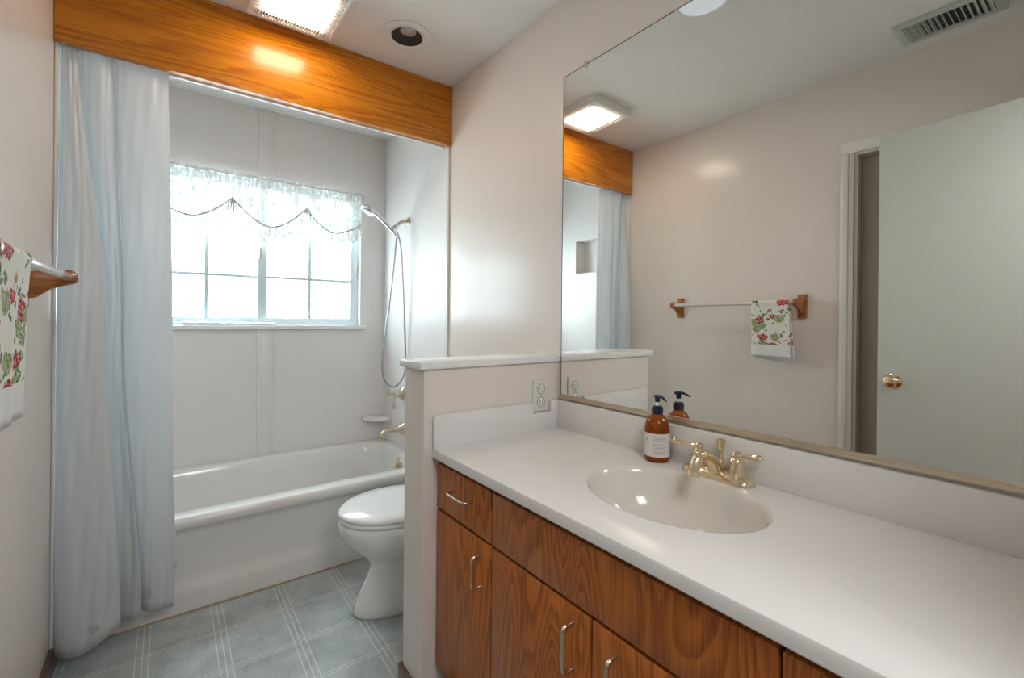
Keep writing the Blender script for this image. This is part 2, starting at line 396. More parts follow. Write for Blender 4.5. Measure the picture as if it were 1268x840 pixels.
# ------------------------------------------------------------------ window
w1 = sempty('window_1', ((WX0+WX1)/2, K+.06, WZ0))
yo = K+.045
rv = box(WX0, WX0+.008, K-.001, K+.14, WZ0, WZ1); rv = box(WX1-.008, WX1, K-.001, K+.14, WZ0, WZ1, bm=rv); rv = box(WX0, WX1, K-.001, K+.14, WZ1-.008, WZ1, bm=rv)
build('reveal', rv, M['cap'], w1, smooth=0)
fr = box(WX0+.008, WX0+.036, yo, yo+.06, WZ0+.012, WZ1-.008, .003); fr = box(WX1-.036, WX1-.008, yo, yo+.06, WZ0+.012, WZ1-.008, .003, bm=fr)
fr = box(WX0+.033, WX1-.033, yo+.001, yo+.059, WZ1-.034, WZ1-.008, .003, bm=fr); fr = box(WX0+.033, WX1-.033, yo+.001, yo+.059, WZ0+.012, WZ0+.031, .003, bm=fr)
build('window_frame', fr, M['alu'], w1)
for (a, b_, y0, mx) in ((WX0+.034, .790, yo+.026, .482), (.738, WX1-.034, yo+.004, 1.030)):
    z0, z1 = WZ0+.03, WZ1-.034
    s_ = box(a, a+(.05 if a > .5 else .022), y0, y0+.02, z0, z1, .003); s_ = box(b_-(.022 if a > .5 else .05), b_, y0, y0+.02, z0, z1, .003, bm=s_)
    sa, sb_ = a+(.05 if a > .5 else .022)-.003, b_-(.022 if a > .5 else .05)+.003
    s_ = box(sa, sb_, y0+.001, y0+.019, z0, z0+.026, .002, bm=s_); s_ = box(sa, sb_, y0+.001, y0+.019, z1-.022, z1, .002, bm=s_)
    sash = build('sash', s_, M['alu'], w1)
    mu = box(mx-.009, mx+.009, y0+.004, y0+.014, z0+.02, z1-.02, .001)
    for mz in (1.452, 1.735): mu = box(a+.02, b_-.02, y0+.0045, y0+.0135, mz-.008, mz+.008, .001, bm=mu)
    build('muntin', mu, M['muntin'], sash)
    build('pane', box(a+.018, b_-.018, y0+.008, y0+.0115, z0+.018, z1-.018), M['glass'], sash, smooth=0)
lt = box(.742, .754, yo-.010, yo+.006, 1.56, 1.63, .003); build('latch', lt, M['nickel'], w1)
lt = box(WX1-.030, WX1-.018, yo-.008, yo+.002, 1.50, 1.57, .003); lt = box(WX1-.027, WX1-.021, yo-.014, yo-.006, 1.515, 1.53, .002, bm=lt); build('latch', lt, M['white'], w1)
sl = box(WX0, WX1-.008, K-.002, K+.13, WZ0, WZ0+.012, .002); sl = box(WX0-.025, WX1+.025, K-.024, K-.002, WZ0-.014, WZ0+.012, .005, bm=sl)
build('window_sill', sl, M['cap'], w1)

# ------------------------------------------------------------------ header board over the tub
o = build('header_board', box(.0015, W-.0015, 2.132, 2.162, 2.1285, H-.001, .0015), M['beam'], origin=(.0, 2.147, 2.1285))
tag(o, 'wide varnished orange oak header board spanning the bathroom above the tub opening', 'wooden beam')
o = build('curtain_track', box(.007, W-.007, 2.196, 2.214, 2.134, 2.166, .003), M['cap'], origin=(.75, 2.205, 2.134))
tag(o, 'narrow white curtain track running behind the oak header board', 'curtain rail')

# ------------------------------------------------------------------ shower curtain
top = [(.010, 2.184), (.022, 2.176), (.034, 2.172), (.046, 2.175), (.052, 2.184), (.040, 2.190), (.060, 2.191), (.090, 2.172), (.125, 2.170), (.150, 2.190), (.165, 2.172), (.210, 2.167), (.260, 2.169), (.306, 2.180)]
mid = [(.012, 2.150), (.040, 2.112), (.080, 2.098), (.118, 2.110), (.138, 2.135), (.105, 2.170), (.120, 2.190), (.150, 2.172), (.172, 2.166), (.180, 2.192), (.190, 2.168), (.235, 2.150), (.285, 2.155), (.325, 2.180)]
bot = [(.014, 2.135), (.050, 2.090), (.100, 2.075), (.150, 2.085), (.184, 2.115), (.140, 2.160), (.160, 2.190), (.205, 2.170), (.238, 2.158), (.226, 2.190), (.242, 2.180), (.270, 2.160), (.305, 2.166), (.336, 2.178)]
hem = [.066, .066, .076, .100, .118, .112, .10, .092, .104, .112, .112, .104, .098, .094]
def curtain():
    Tt = catmull([Vector((*p, 0)) for p in top], 8); Mm = catmull([Vector((*p, 0)) for p in mid], 8); Bb = catmull([Vector((*p, 0)) for p in bot], 8)
    hh = [v.x for v in catmull([Vector((h, 0, 0)) for h in hem], 8)]
    rows = 60; b = bmesh.new(); grid = []
    for r in range(rows+1):
        t = r/rows; row = []
        for i in range(len(Tt)):
            z = 2.196+(hh[i]-2.196)*t
            if t < .5: s = t/.5; s = s*s*(3-2*s); p = Tt[i].lerp(Mm[i], s)
            else: s = (t-.5)/.5; s = s*s*(3-2*s); p = Mm[i].lerp(Bb[i], s)
            p = p.copy(); p.y += .0025*math.sin(i*.9+t*9)*math.sin(t*21+i*.2)
            p.x = max(.009, p.x); row.append(b.verts.new((p.x, p.y, z)))
        grid.append(row)
    for a, c in zip(grid, grid[1:]): bridge(b, a, c, False)
    return b
cur = thing('shower_curtain', 'translucent pale blue-white shower curtain gathered against the left wall', 'shower curtain', (.16, 2.16, .07))
panel = build('curtain_panel', curtain(), M['curtain'], cur, smooth=180)
md = panel.modifiers.new('thickness', 'SOLIDIFY'); md.thickness = .0008
for (x, y, z) in ((.121, 2.070, .150), (.258, 2.153, .178)):
    build('hem_magnet', lathe([(.004, -.003), (.011, -.003), (.013, 0), (.011, .003), (.004, .003)], (x, y, z), (.15, -1, 0), 20), M['magnet'], cur)
# end hem behind
b = loft([[(.325+(.004+.017*i/20)*t, 2.188+.004*t, z) for t in (0, .5, 1)] for i, z in [(i, .62-.39*i/20) for i in range(21)]], False, False, False)
hm = build('hem_edge', b, M['curtain'], cur, smooth=180); md = hm.modifiers.new('thickness', 'SOLIDIFY'); md.thickness = .0008

# ------------------------------------------------------------------ lace valance
va = thing('lace_valance', 'sheer white lace swag valance hanging across the top of the bathroom window', 'valance', (.76, K-.02, 2.02))
RZ = 2.020
build('rod', tube([(WX0-.02, K-.012, RZ), (.2, K-.026, RZ), (.5, K-.028, RZ), (1.25, K-.028, RZ), (WX1+.002, K-.012, RZ)], .004, 8), M['white'], va)
b = bmesh.new(); nx = 260; rows = []
for j in range(6):
    t = j/5; row = []
    for i in range(nx+1):
        x = WX0-.015+(WX1-WX0+.02)*i/nx
        y = K-.026-.006*math.sin(i*1.9)*(.5+.5*math.sin(i*.37+1))-.003*math.sin(i*.8)
        row.append(b.verts.new((x, min(y, K-.004), RZ+.014-.062*t)))
    rows.append(row)
for a, c in zip(rows, rows[1:]): bridge(b, a, c, False)
build('header_ruffle', b, M['lace_head'], va, smooth=180)
def swag(x):
    """height of the scalloped cord at x"""
    pk = [.20, .595, .988, 1.335]; zp = [1.87, 1.885, 1.885, 1.83]; lowz = [1.757, 1.742, 1.750]
    for a, c, z0, z1, l in zip(pk, pk[1:], zp, zp[1:], lowz):
        if x <= c or c == pk[-1]:
            t = max(0, min(1, (x-a)/(c-a))); base = z0+(z1-z0)*t
            return base-(base-l)*(1-abs(2*t-1)**1.7)
b = bmesh.new(); rows = []; nx = 280
for j in range(15):
    t = j/14; row = []
    for i in range(nx+1):
        x = WX0+.0+(WX1-WX0-.012)*i/nx; zb = swag(x)-.085-.02*math.sin(x*60)-.012*math.sin(x*23+1)
        z = RZ-.045+(zb-RZ+.045)*t
        near = min(abs(x-q) for q in (.595, .988, 1.325)); pl = math.exp(-(near/.06)**2)
        y = K-.022-.004*math.sin(x*170+t*3)-.010*pl*math.sin(x*420)*t-.006*math.sin(x*35)*t
        row.append(b.verts.new((x, min(y, K-.003), z)))
    rows.append(row)
for a, c in zip(rows, rows[1:]): bridge(b, a, c, False)
build('sheer_panel', b, M['lace'], va, smooth=180)
pts = [(WX0+.01+i*(1.325-WX0-.01)/60, K-.037, swag(WX0+.01+i*(1.325-WX0-.01)/60)) for i in range(61)]
build('swag_cord', tube(pts, .0045, 6, spline=False), plain('lace_cord', (.42, .41, .38), .8), va)
for q in (.595, .988):
    b = None
    for dx in (-.016, -.006, .005, .017): b = tube([(q+dx*.1, K-.04, 1.888), (q+dx, K-.044, 1.85), (q+dx*1.8, K-.038, 1.79)], [.002, .005, .001], 6, bm=b)
    build('gather', b, M['lace_head'], va)
# paper on the sill
b = bmesh.new(); rows = []
for j, (yy, zz) in enumerate(((.000, .003), (-.004, .014), (.010, .022), (.030, .021), (.040, .012), (.036, .003))):
    rows.append([b.verts.new((.372+.45*i/24, K-.006+yy+.004*math.sin(i*.5), WZ0+.0125+zz*(1.0-.35*i/24)*(1+.12*math.sin(i*1.7)))) for i in range(25)])
for a, c in zip(rows, rows[1:]): bridge(b, a, c, False)
bridge(b, rows[-1], rows[0], False); b.faces.new([r[0] for r in rows]); b.faces.new([r[-1] for r in rows][::-1])
o = build('folded_paper', b, M['paper'], origin=(.597, K, WZ0+.012), smooth=50); tag(o, 'thin folded white paper lying along the window sill', 'paper')

# ------------------------------------------------------------------ bathtub
TY = 2.2764; TR = .388
tub = thing('bathtub', 'white enamel alcove bathtub with recessed apron under the window', 'bathtub', (.754, 2.66, 0))
def outer(y0, z): return rrect(.0015, W-.0015, y0, K-.0015, .004, z, 8)
def inner(i0, i1, j0, j1, r, z): return rrect(i0, W-i1, TY+j0, K-j1, r, z, 8)
loops = [outer(TY-.002, .001), outer(TY-.002, .012), outer(TY+.001, .080), outer(TY+.006, .096), outer(TY+.016, .116), outer(TY+.021, .145),
         outer(TY+.021, .31), outer(TY+.017, .328), outer(TY+.006, .338), outer(TY+.000, .348), outer(TY+.000, .366), outer(TY+.005, .380), outer(TY+.016, .3875), outer(TY+.028, TR),
         inner(.045, .045, .080, .045, .10, TR), inner(.052, .051, .090, .052, .11, TR-.004), inner(.060, .057, .098, .060, .12, TR-.018),
         inner(.075, .063, .108, .072, .13, .30), inner(.13, .090, .122, .088, .14, .16), inner(.19, .125, .145, .11, .14, .085), inner(.26, .17, .19, .155, .12, .062)]
b = loft(loops, True, True); build('tub_shell', b, M['enamel'], tub, smooth=50)
build('caulk_line', box(.01, W-.01, TY-.007, TY-.001, 0, .006, .001), M['grout'], tub)
xo = W-.0605
b = lathe([(.004, -.004), (.032, -.002), (.036, .004), (.033, .011), (.016, .015), (.012, .015)], (xo, 2.64, .318), (-1, 0, .10), 28)
ov = build('overflow_plate', b, M['nickel'], tub)
build('trip_lever', tube([(xo-.012, 2.64, .320), (xo-.028, 2.64, .312), (xo-.038, 2.64, .300)], [.004, .0045, .006], 10), M['nickel'], ov)
build('drain', lathe([(.03, 0), (.03, .004), (.024, .006), (.01, .004)], (1.22, 2.66, .062), (0, 0, 1), 24), M['nickel'], tub)
# spout
sy = 2.72
o = thing('tub_spout', 'brushed brass tub spout projecting from the right wall above the bathtub', 'tub spout', (W-.006, sy, .512))
build('wall_flange', lathe([(.040, 0), (.041, .004), (.034, .012), (.024, .026), (.018, .036)], (W-.0055, sy, .512), (-1, 0, 0), 28), M['nickel'], o)
build('spout_body', tube([(W-.035, sy, .512), (W-.075, sy, .514), (W-.115, sy, .511), (W-.140, sy, .498), (W-.146, sy, .478)], [.018, .015, .014, .015, .017], 16), M['nickel'], o)
# valve
vy = 2.725
o = thing('shower_valve', 'brushed brass shower valve with hanging lever on the right alcove wall', 'shower valve', (W-.006, vy, .735))
build('wall_flange', lathe([(.038, 0), (.040, .005), (.034, .014), (.022, .022), (.019, .05), (.016, .056)], (W-.0055, vy, .735), (-1, 0, 0), 28), M['nickel'], o)
build('lever', tube([(W-.05, vy, .735), (W-.060, vy, .712), (W-.062, vy, .685), (W-.062, vy, .652), (W-.062, vy, .640)], [.010, .006, .006, .011, .004], 12), M['nickel'], o)
b = tube([(W-.05, vy, .738), (W-.085, vy, .738), (W-.098, vy, .745), (W-.102, vy, .775)], [.010, .007, .008, .006], 12)
b = lathe([(.010, -.01), (.011, 0), (.010, .012)], (W-.094, vy, .738), (-1, 0, 0), 14, bm=b); build('diverter', b, M['nickel'], o)
# hand shower
hy = 2.663
o = thing('hand_shower', 'chrome hand shower with looped hose hanging from a wall arm', 'hand shower', (W-.006, hy, 1.812))
build('wall_flange', lathe([(.028, 0), (.029, .003), (.022, .008), (.010, .012)], (W-.0055, hy, 1.812), (-1, 0, 0), 28), M['nickel'], o)
build('shower_arm', tube([(W-.010, hy, 1.812), (W-.035, hy, 1.811), (W-.060, hy, 1.800), (W-.085, hy, 1.777), (W-.096, hy, 1.765)], .0105, 14), M['nickel'], o)
b = lathe([(.013, -.02), (.016, -.016), (.016, .004), (.013, .008), (.017, .012), (.017, .026), (.012, .032)], (W-.093, hy, 1.768), (-.7, 0, -.7), 20)
build('swivel_bracket', b, M['chrome'], o)
hd = build('handle', tube([(1.432, hy, 1.706), (1.414, hy, 1.730), (1.376, hy, 1.766), (1.330, hy, 1.806), (1.290, hy, 1.838), (1.262, hy, 1.850)], [.009, .012, .013, .0125, .015, .018], 16), M['chrome'], o)
b = lathe([(.012, -.026), (.032, -.018), (.043, -.004), (.044, .006), (.038, .012), (.0, .012)], (1.248, hy, 1.846), (-.55, 0, -.83), 32)
sh = build('spray_head', b, M['chrome'], o)
b = lathe([(.030, 0), (.030, .004), (.0, .004)], Vector((1.248, hy, 1.846))+Vector((-.55, 0, -.83)).normalized()*.0115, (-.55, 0, -.83), 28); build('spray_face', b, plain('spray_face_grey', (.35, .37, .4), .4), sh)
hp = [(1.428, hy, 1.716), (1.422, hy+.001, 1.68), (1.412, hy+.003, 1.55), (1.385, hy+.006, 1.30), (1.355, hy+.008, 1.05), (1.346, hy+.008, .92), (1.362, hy+.006, .835), (1.405, hy, .792), (1.450, hy-.006, .812),
      (1.482, hy-.010, .88), (1.486, hy-.010, .98), (1.475, hy-.008, 1.25), (1.462, hy-.005, 1.50), (1.452, hy-.003, 1.64), (1.435, hy-.002, 1.715), (1.420, hy, 1.742)]
P_ = catmull(hp, 40); rr = [.0062 if i % 2 else .0052 for i in range(len(P_))]
build('hose', tube(P_, rr, 10, spline=False), M['hose'], o, smooth=60)
# corner shelf
pl = [(W-.0065, K-.001)]+[(W-.0065-.148*math.cos(a)**.8 if math.cos(a) > 1e-6 else W-.0065, K-.001-.148*math.sin(a)**.8) for a in [math.pi/2*i/14 for i in range(15)]]
o = build('corner_shelf', prism(pl, 'z', .530, .548, .003), M['wall_white'], origin=(W-.006, K, .54)); tag(o, 'small off-white quarter-round soap shelf in the far right corner above the bathtub', 'corner shelf')

# ------------------------------------------------------------------ toilet
ty = 1.850
tl = thing('toilet', 'white toilet with closed lid standing between partition and bathtub', 'toilet', (1.12, ty, 0))
sec = [(.001, .925, 1.40, .104), (.012, .918, 1.40, .108), (.04, .925, 1.40, .104), (.10, .952, 1.38, .092), (.15, .978, 1.37, .084), (.185, .990, 1.36, .086), (.205, .985, 1.35, .096), (.235, .955, 1.34, .122),
       (.275, .912, 1.32, .152), (.315, .878, 1.31, .172), (.350, .862, 1.30, .182), (.378, .860, 1.30, .184), (.390, .866, 1.295, .180)]
b = loft([egg(a, c, ty, h, z) for z, a, c, h in sec]); b = box(1.25, 1.50, ty-.11, ty+.11, .23, .385, .03, 4, bm=b)
build('bowl', b, M['porcelain'], tl, smooth=60)
b = loft([egg(.872, 1.27, ty, .176, .3905), egg(.864, 1.275, ty, .182, .394), egg(.862, 1.275, ty, .184, .404), egg(.868, 1.272, ty, .180, .411)]); build('seat', b, M['seat'], tl, smooth=60)
b = loft([egg(.866, 1.27, ty, .181, .4135), egg(.860, 1.275, ty, .186, .417), egg(.861, 1.275, ty, .186, .424), egg(.872, 1.268, ty, .178, .431), egg(.93, 1.24, ty, .13, .436), egg(1.02, 1.16, ty, .05, .438)]); build('lid', b, M['seat'], tl, smooth=70)
b = box(1.275, 1.305, ty-.085, ty-.055, .388, .425, .006); build('hinge', b, M['seat'], tl); b = box(1.275, 1.305, ty+.055, ty+.085, .388, .425, .006); build('hinge', b, M['seat'], tl)
b = loft([rrect(1.325, 1.490, ty-.20, ty+.20, .03, .386), rrect(1.312, 1.495, ty-.215, ty+.215, .035, .42), rrect(1.302, 1.497, ty-.225, ty+.225, .035, .70)]); tk = build('tank', b, M['porcelain'], tl)
b = loft([rrect(1.296, 1.499, ty-.232, ty+.232, .03, .700), rrect(1.293, 1.500, ty-.235, ty+.235, .03, .706), rrect(1.293, 1.500, ty-.235, ty+.235, .03, .724), rrect(1.302, 1.495, ty-.225, ty+.225, .03, .734)]); build('tank_lid', b, M['porcelain'], tl)
b = tube([(1.304, ty-.17, .655), (1.284, ty-.17, .655), (1.280, ty-.14, .652), (1.282, ty-.10, .646)], [.008, .007, .006, .005], 10); build('flush_lever', b, M['chrome'], tk)

# ------------------------------------------------------------------ vanity
vn = thing('vanity_cabinet', 'oak vanity cabinet with flat slab fronts and wire pulls under the white countertop', 'cabinet', (1.25, .62, 0))
XD = .991
b = box(XD+.020, W-.002, YV, P-.002, .112, .130); b = box(W-.012, W-.002, YV, P-.002, .13, .7738, bm=b)
for y_ in (YV, .267, .620, .972, P-.020): b = box(XD+.036, W-.012, y_, y_+.018, .13, .62 if .1 < y_ < .9 else .7738, bm=b)
b = box(XD+.020, XD+.036, YV, P-.002, .13, .7738, bm=b)
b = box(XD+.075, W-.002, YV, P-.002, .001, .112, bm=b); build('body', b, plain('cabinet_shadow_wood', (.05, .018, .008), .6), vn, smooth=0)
def front(name, y0, y1, z0, z1, mat):
    b = box(XD, XD+.0195, y0, y1, z0, z1, .0035, 2); return build(name, b, mat, vn)
def pull(par, yc, zc, half, vertical):
    d = (0, 1) if not vertical else (1, 0); pr_ = .030; r = .0042; q = .012
    def pt(x, s): return (x, yc+(s if not vertical else 0), zc+(s if vertical else 0))
    pts = [pt(XD+.002, -half), pt(XD-pr_+q, -half), pt(XD-pr_+q*.3, -half+q*.3), pt(XD-pr_, -half+q), pt(XD-pr_, 0), pt(XD-pr_, half-q), pt(XD-pr_+q*.3, half-q*.3), pt(XD-pr_+q, half), pt(XD+.002, half)]
    build('handle', tube(pts, r, 12, 5), M['pull'], par)
dr = front('drawer', .982, 1.283, .620, .757, M['oak']); pull(dr, 1.122, .702, .048, False)
front('false_front', .279, .978, .620, .757, M['oak2'])
d = front('door', .982, 1.283, .125, .612, M['oak']); pull(d, 1.027, .533, .042, True)
d = front('door', .629, .978, .125, .612, M['oak2']); pull(d, .677, .533, .048, True)
d = front('door', .279, .625, .125, .612, M['oak']); pull(d, .560, .533, .048, True)
dr = front('drawer', YV+.004, .275, .620, .757, M['oak']); pull(dr, .12, .702, .048, False)
d = front('door', YV+.004, .275, .125, .612, M['oak2']); pull(d, .225, .533, .048, True)

ct = thing('vanity_countertop', 'glossy off-white vanity countertop with integral oval basin and low backsplash', 'countertop', (1.24, .62, .769))
SX, SY, SA, SB = 1.2555, .630, .165, .2155
n = 96
def rect_ring(x0, x1, y0, y1, z):
    out = []
    angs = [2*math.pi*k/n for k in range(n)]
    for a in angs:
        dx, dy = math.cos(a), math.sin(a); t = 1e9
        if dx > 1e-9: t = min(t, (x1-SX)/dx)
        if dx < -1e-9: t = min(t, (x0-SX)/dx)
        if dy > 1e-9: t = min(t, (y1-SY)/dy)
        if dy < -1e-9: t = min(t, (y0-SY)/dy)
        out.append([SX+dx*t, SY+dy*t, z])
    for cx, cy in ((x0, y0), (x0, y1), (x1, y0), (x1, y1)):
        i = min(range(n), key=lambda k: (out[k][0]-cx)**2+(out[k][1]-cy)**2); out[i] = [cx, cy, z]
    return out
def er(f, z): return [(SX+SA*f*math.cos(2*math.pi*k/n), SY+SB*f*math.sin(2*math.pi*k/n), z) for k in range(n)]
x1, y0, y1 = W-.001, YV, P-.001
loops = [rect_ring(XF+.06, x1, y0, y1, .7745), rect_ring(XF+.003, x1, y0, y1, .7745), rect_ring(XF, x1, y0, y1, .778), rect_ring(XF, x1, y0, y1, .788), rect_ring(XF, x1, y0, y1, .799), rect_ring(XF+.0015, x1, y0, y1, .8035), rect_ring(XF+.006, x1, y0, y1, HC), er(1.02, HC)]
b = loft(loops, False, False); build('counter_slab', b, M['counter'], ct, smooth=40)
loops = [er(1.02, HC), er(1.0, HC-.001), er(.98, HC-.005), er(.955, HC-.014), er(.92, HC-.032), er(.86, HC-.062), er(.76, HC-.095), er(.62, HC-.120), er(.45, HC-.137), er(.28, HC-.146), er(.12, HC-.151)]
b = loft(loops, False, True); build('basin', b, M['basin'], ct, smooth=80)
dz = HC-.151
build('drain', lathe([(.024, 0), (.024, .004), (.020, .006), (.016, .004), (.0, .004)], (SX, SY, dz), (0, 0, 1), 28), M['brass'], ct)
b = box(W-.021, W-.001, YV, P-.001, HC-.001, .908, .004); build('backsplash', b, M['counter'], ct)
# side splash notched round the outlet
pl = [(XF, HC-.001), (W-.020, HC-.001), (W-.020, .908), (1.457, .908), (1.457, .868), (1.371, .868), (1.371, .908), (XF+.012, .908), (XF+.004, .905), (XF, .898)]
b = prism(pl, 'y', P-.016, P-.001, .0015); build('side_splash', b, M['counter'], ct)

# outlet
ol = thing('power_outlet', 'ivory duplex wall outlet on the partition beside the mirror', 'outlet', (1.414, P, .93))
ox, oz = 1.414, .930
b = prism([(x, z) for x, z, _ in [(ox+a, oz+c, 0) for a, c in ((-.037, -.058), (.037, -.058), (.037, .058), (-.037, .058))]], 'y', P-.006, P, .002); pt_ = build('face_plate', b, plain('ivory_plate', (.74, .72, .64), .35), ol)
for dz_ in (.024, -.024):
    b = lathe([(.0165, 0), (.0165, .0015), (.015, .0025), (0, .0025)], (ox, P-.0055, oz+dz_), (0, -1, 0), 28); rc = build('receptacle', b, M['cap'], ol)
    b = box(ox-.0075, ox-.0055, P-.0088, P-.0078, oz+dz_-.002, oz+dz_+.007); b = box(ox+.0055, ox+.0075, P-.0088, P-.0078, oz+dz_-.002, oz+dz_+.006, bm=b)
    b = lathe([(.0026, 0), (.0026, .001)], (ox, P-.0078, oz+dz_-.008), (0, -1, 0), 12, bm=b)
    b = lathe([(.0172, 0), (.0185, 0), (.0185, .001), (.0172, .001)], (ox, P-.0058, oz+dz_), (0, -1, 0), 28, False, bm=b)
    build('slots', b, M['slot'], rc, smooth=0)
b = lathe([(.0028, 0), (.0028, .001), (.0, .0014)], (ox, P-.006, oz), (0, -1, 0), 14); build('screw', b, M['nickel'], ol)

# mirror
mr = thing('wall_mirror', 'large frameless wall mirror above the vanity backsplash', 'mirror', (W, .6, .927))
MZ0, MZ1, MY1 = .927, 2.125, 1.2665
b = box(W-.006, W-.0005, YF+.004, MY1, MZ0, MZ1); build('mirror_glass', b, M['mirror'], mr, smooth=0)
b = box(W-.0066, W-.0004, MY1, MY1+.0022, MZ0, MZ1); b = box(W-.0066, W-.0004, YF+.004, MY1+.002, MZ1, MZ1+.002, bm=b); build('mirror_edge', b, M['dark'], mr, smooth=0)
b = box(W-.012, W-.0004, YF+.004, MY1+.002, MZ0-.012, MZ0-.003, .0015); b = box(W-.010, W-.0072, YF+.004, MY1+.002, MZ0-.004, MZ0+.003, .0008, bm=b); build('bottom_channel', b, M['gold'], mr)
b = box(W-.010, W, 1.146, 1.158, MZ1-.010, MZ1+.012, .003); b = lathe([(.007, 0), (.007, .004), (.003, .006)], (W-.009, 1.152, MZ1+.004), (-1, 0, 0), 16, bm=b); build('mirror_clip', b, plain('clear_clip', (.6, .6, .6), .15), mr)

# ------------------------------------------------------------------ faucet
fc = thing('sink_faucet', 'polished brass two-handle faucet with short spout behind the oval basin', 'faucet', (1.45, .622, HC))
fx, fy = 1.450, .622
b = loft([rrect(fx-.027, fx+.027, fy-.094, fy+.094, .0265, HC+.0005), rrect(fx-.027, fx+.027, fy-.094, fy+.094, .0265, HC+.006), rrect(fx-.024, fx+.024, fy-.090, fy+.090, .0235, HC+.012),
          rrect(fx-.017, fx+.017, fy-.075, fy+.075, .0165, HC+.020), rrect(fx-.015, fx+.015, fy-.060, fy+.060, .0145, HC+.022)])
build('base_plate', b, M['brass'], fc, smooth=50)
for s in (1, -1):
    py = fy+s*.051
    b = lathe([(.024, .010), (.0215, .018), (.0165, .026), (.0160, .050), (.0170, .053), (.0165, .057), (.012, .062), (.0125, .070), (.010, .077), (.004, .080)], (fx, py, HC), (0, 0, 1), 28)
    ps = build('handle_post', b, M['brass'], fc)
    tip = (fx-.002, py+.084, HC+.069) if s > 0 else (fx+.012, py-.058, HC+.072)
    a = Vector((fx, py, HC+.068)); t_ = Vector(tip); dlt = t_-a
    build('lever', tube([a, a+dlt*.25, a+dlt*.55, a+dlt*.8, a+dlt*.93, t_], [.0065, .0045, .0055, .0085, .0075, .003], 14), M['brass'], ps)
b = tube([(fx-.002, fy, HC+.012), (fx-.010, fy, HC+.030), (fx-.032, fy, HC+.052), (fx-.060, fy, HC+.068), (fx-.086, fy, HC+.068), (fx-.101, fy, HC+.052), (fx-.105, fy, HC+.034)], [.022, .019, .0155, .0135, .0128, .0125, .013], 20)
spt = build('spout', b, M['brass'], fc)
build('aerator', lathe([(.0125, 0), (.0145, .002), (.0145, .012), (.012, .014)], (fx-.105, fy, HC+.038), (-.12, 0, -1), 20), M['brass'], spt)
b = lathe([(.013, .018), (.010, .028), (.006, .036), (.0045, .050), (.0045, .064), (.008, .068), (.0075, .073), (.009, .080), (.012, .090), (.0125, .094), (.004, .097)], (fx+.020, fy, HC), (0, 0, 1), 20)
build('pop_up_rod', b, M['brass'], fc)

# ------------------------------------------------------------------ soap bottle
bx_, by_ = 1.449, .803
sb = thing('soap_bottle', 'amber hand soap bottle with dark blue pump beside the faucet', 'soap bottle', (bx_, by_, HC))
z0 = HC+.0005
pf = [(.028, 0), (.0335, .002), (.035, .006), (.035, .092), (.0335, .104), (.029, .117), (.022, .127), (.0165, .132), (.014, .135), (.0135, .140)]
build('bottle', lathe(pf, (bx_, by_, z0), seg=48), M['amber'], sb, smooth=50)
build('liquid_soap', lathe([(.026, .003), (.0325, .006), (.0330, .088), (.0315, .102), (.030, .105)], (bx_, by_, z0), seg=40), M['soap'], sb, smooth=50)
def patch(a0, a1, r, za, zb, ns=24, bm=None):
    b = bmesh.new(); l = []
    for z in (za, zb): l.append([b.verts.new((bx_+r*math.cos(a0+(a1-a0)*i/ns), by_+r*math.sin(a0+(a1-a0)*i/ns), z)) for i in range(ns+1)])
    bridge(b, l[0], l[1], False); return merge(bm, b)
ctr = math.radians(215)
lb = build('label', patch(ctr-1.75, ctr+1.75, .0354, z0+.016, z0+.082), M['label'], sb, smooth=60)
b = None; random.seed(3)
for i in range(15):
    zz = z0+.0745-i*.0035
    if i in (5, 11): continue
    wdt = random.uniform(.75, 1.0)
    b = patch(ctr-.35, ctr-.35+1.15*wdt, .03555, zz-.0007, zz+.0005, 12, bm=b)
for i in range(2): b = patch(ctr-.95, ctr-.72, .03555, z0+.066-i*.004-.0012, z0+.066-i*.004+.0008, 6, bm=b)
build('print_lines', b, M['ink'], lb, smooth=60)
b = lathe([(.0150, .134), (.0162, .136), (.0162, .152), (.0145, .154), (.0125, .154), (.0125, .157), (.008, .158)], (bx_, by_, z0), seg=36); pc = build('pump_collar', b, M['pump'], sb)
build('pump_stem', lathe([(.0052, .156), (.0052, .172)], (bx_, by_, z0), seg=20), M['white'], pc)
hv = Vector((-.25, -.97, 0)).normalized()
b = lathe([(.0065, .168), (.0072, .170), (.0072, .180), (.006, .183)], (bx_, by_, z0), seg=20)
c0 = Vector((bx_, by_, z0+.184))
b = tube([c0-hv*.012+Vector((0, 0, -.002)), c0-hv*.006, c0+hv*.006+Vector((0, 0, .001)), c0+hv*.018, c0+hv*.032+Vector((0, 0, -.006)), c0+hv*.036+Vector((0, 0, -.009))], [.005, .008, .0075, .0055, .0042, .0032], 14, bm=b, flat=.6)
build('pump_head', b, M['pump'], pc)

# ------------------------------------------------------------------ ceiling fixtures
LX0, LX1, LY0, LY1, LZ = .545, .862, 1.715, 2.055, 2.398
cl = thing('fan_light', 'square white ceiling fan light glowing warm with louvred border', 'ceiling light', ((LX0+LX1)/2, (LY0+LY1)/2, H))
b = loft([rrect(LX0, LX1, LY0, LY1, .006, H-.0005), rrect(LX0, LX1, LY0, LY1, .006, LZ+.006), rrect(LX0+.004, LX1-.004, LY0+.004, LY1-.004, .006, LZ), rrect(LX0+.014, LX1-.014, LY0+.014, LY1-.014, .004, LZ),
          rrect(LX0+.015, LX1-.015, LY0+.015, LY1-.015, .004, LZ+.010)], False, False)
build('housing', b, M['white'], cl)
build('grille_backing', box(LX0+.012, LX1-.012, LY0+.012, LY1-.012, LZ+.012, LZ+.014), plain('grille_shadow', (.10, .08, .06), .6), cl, smooth=0)
b = None; nsl = 26
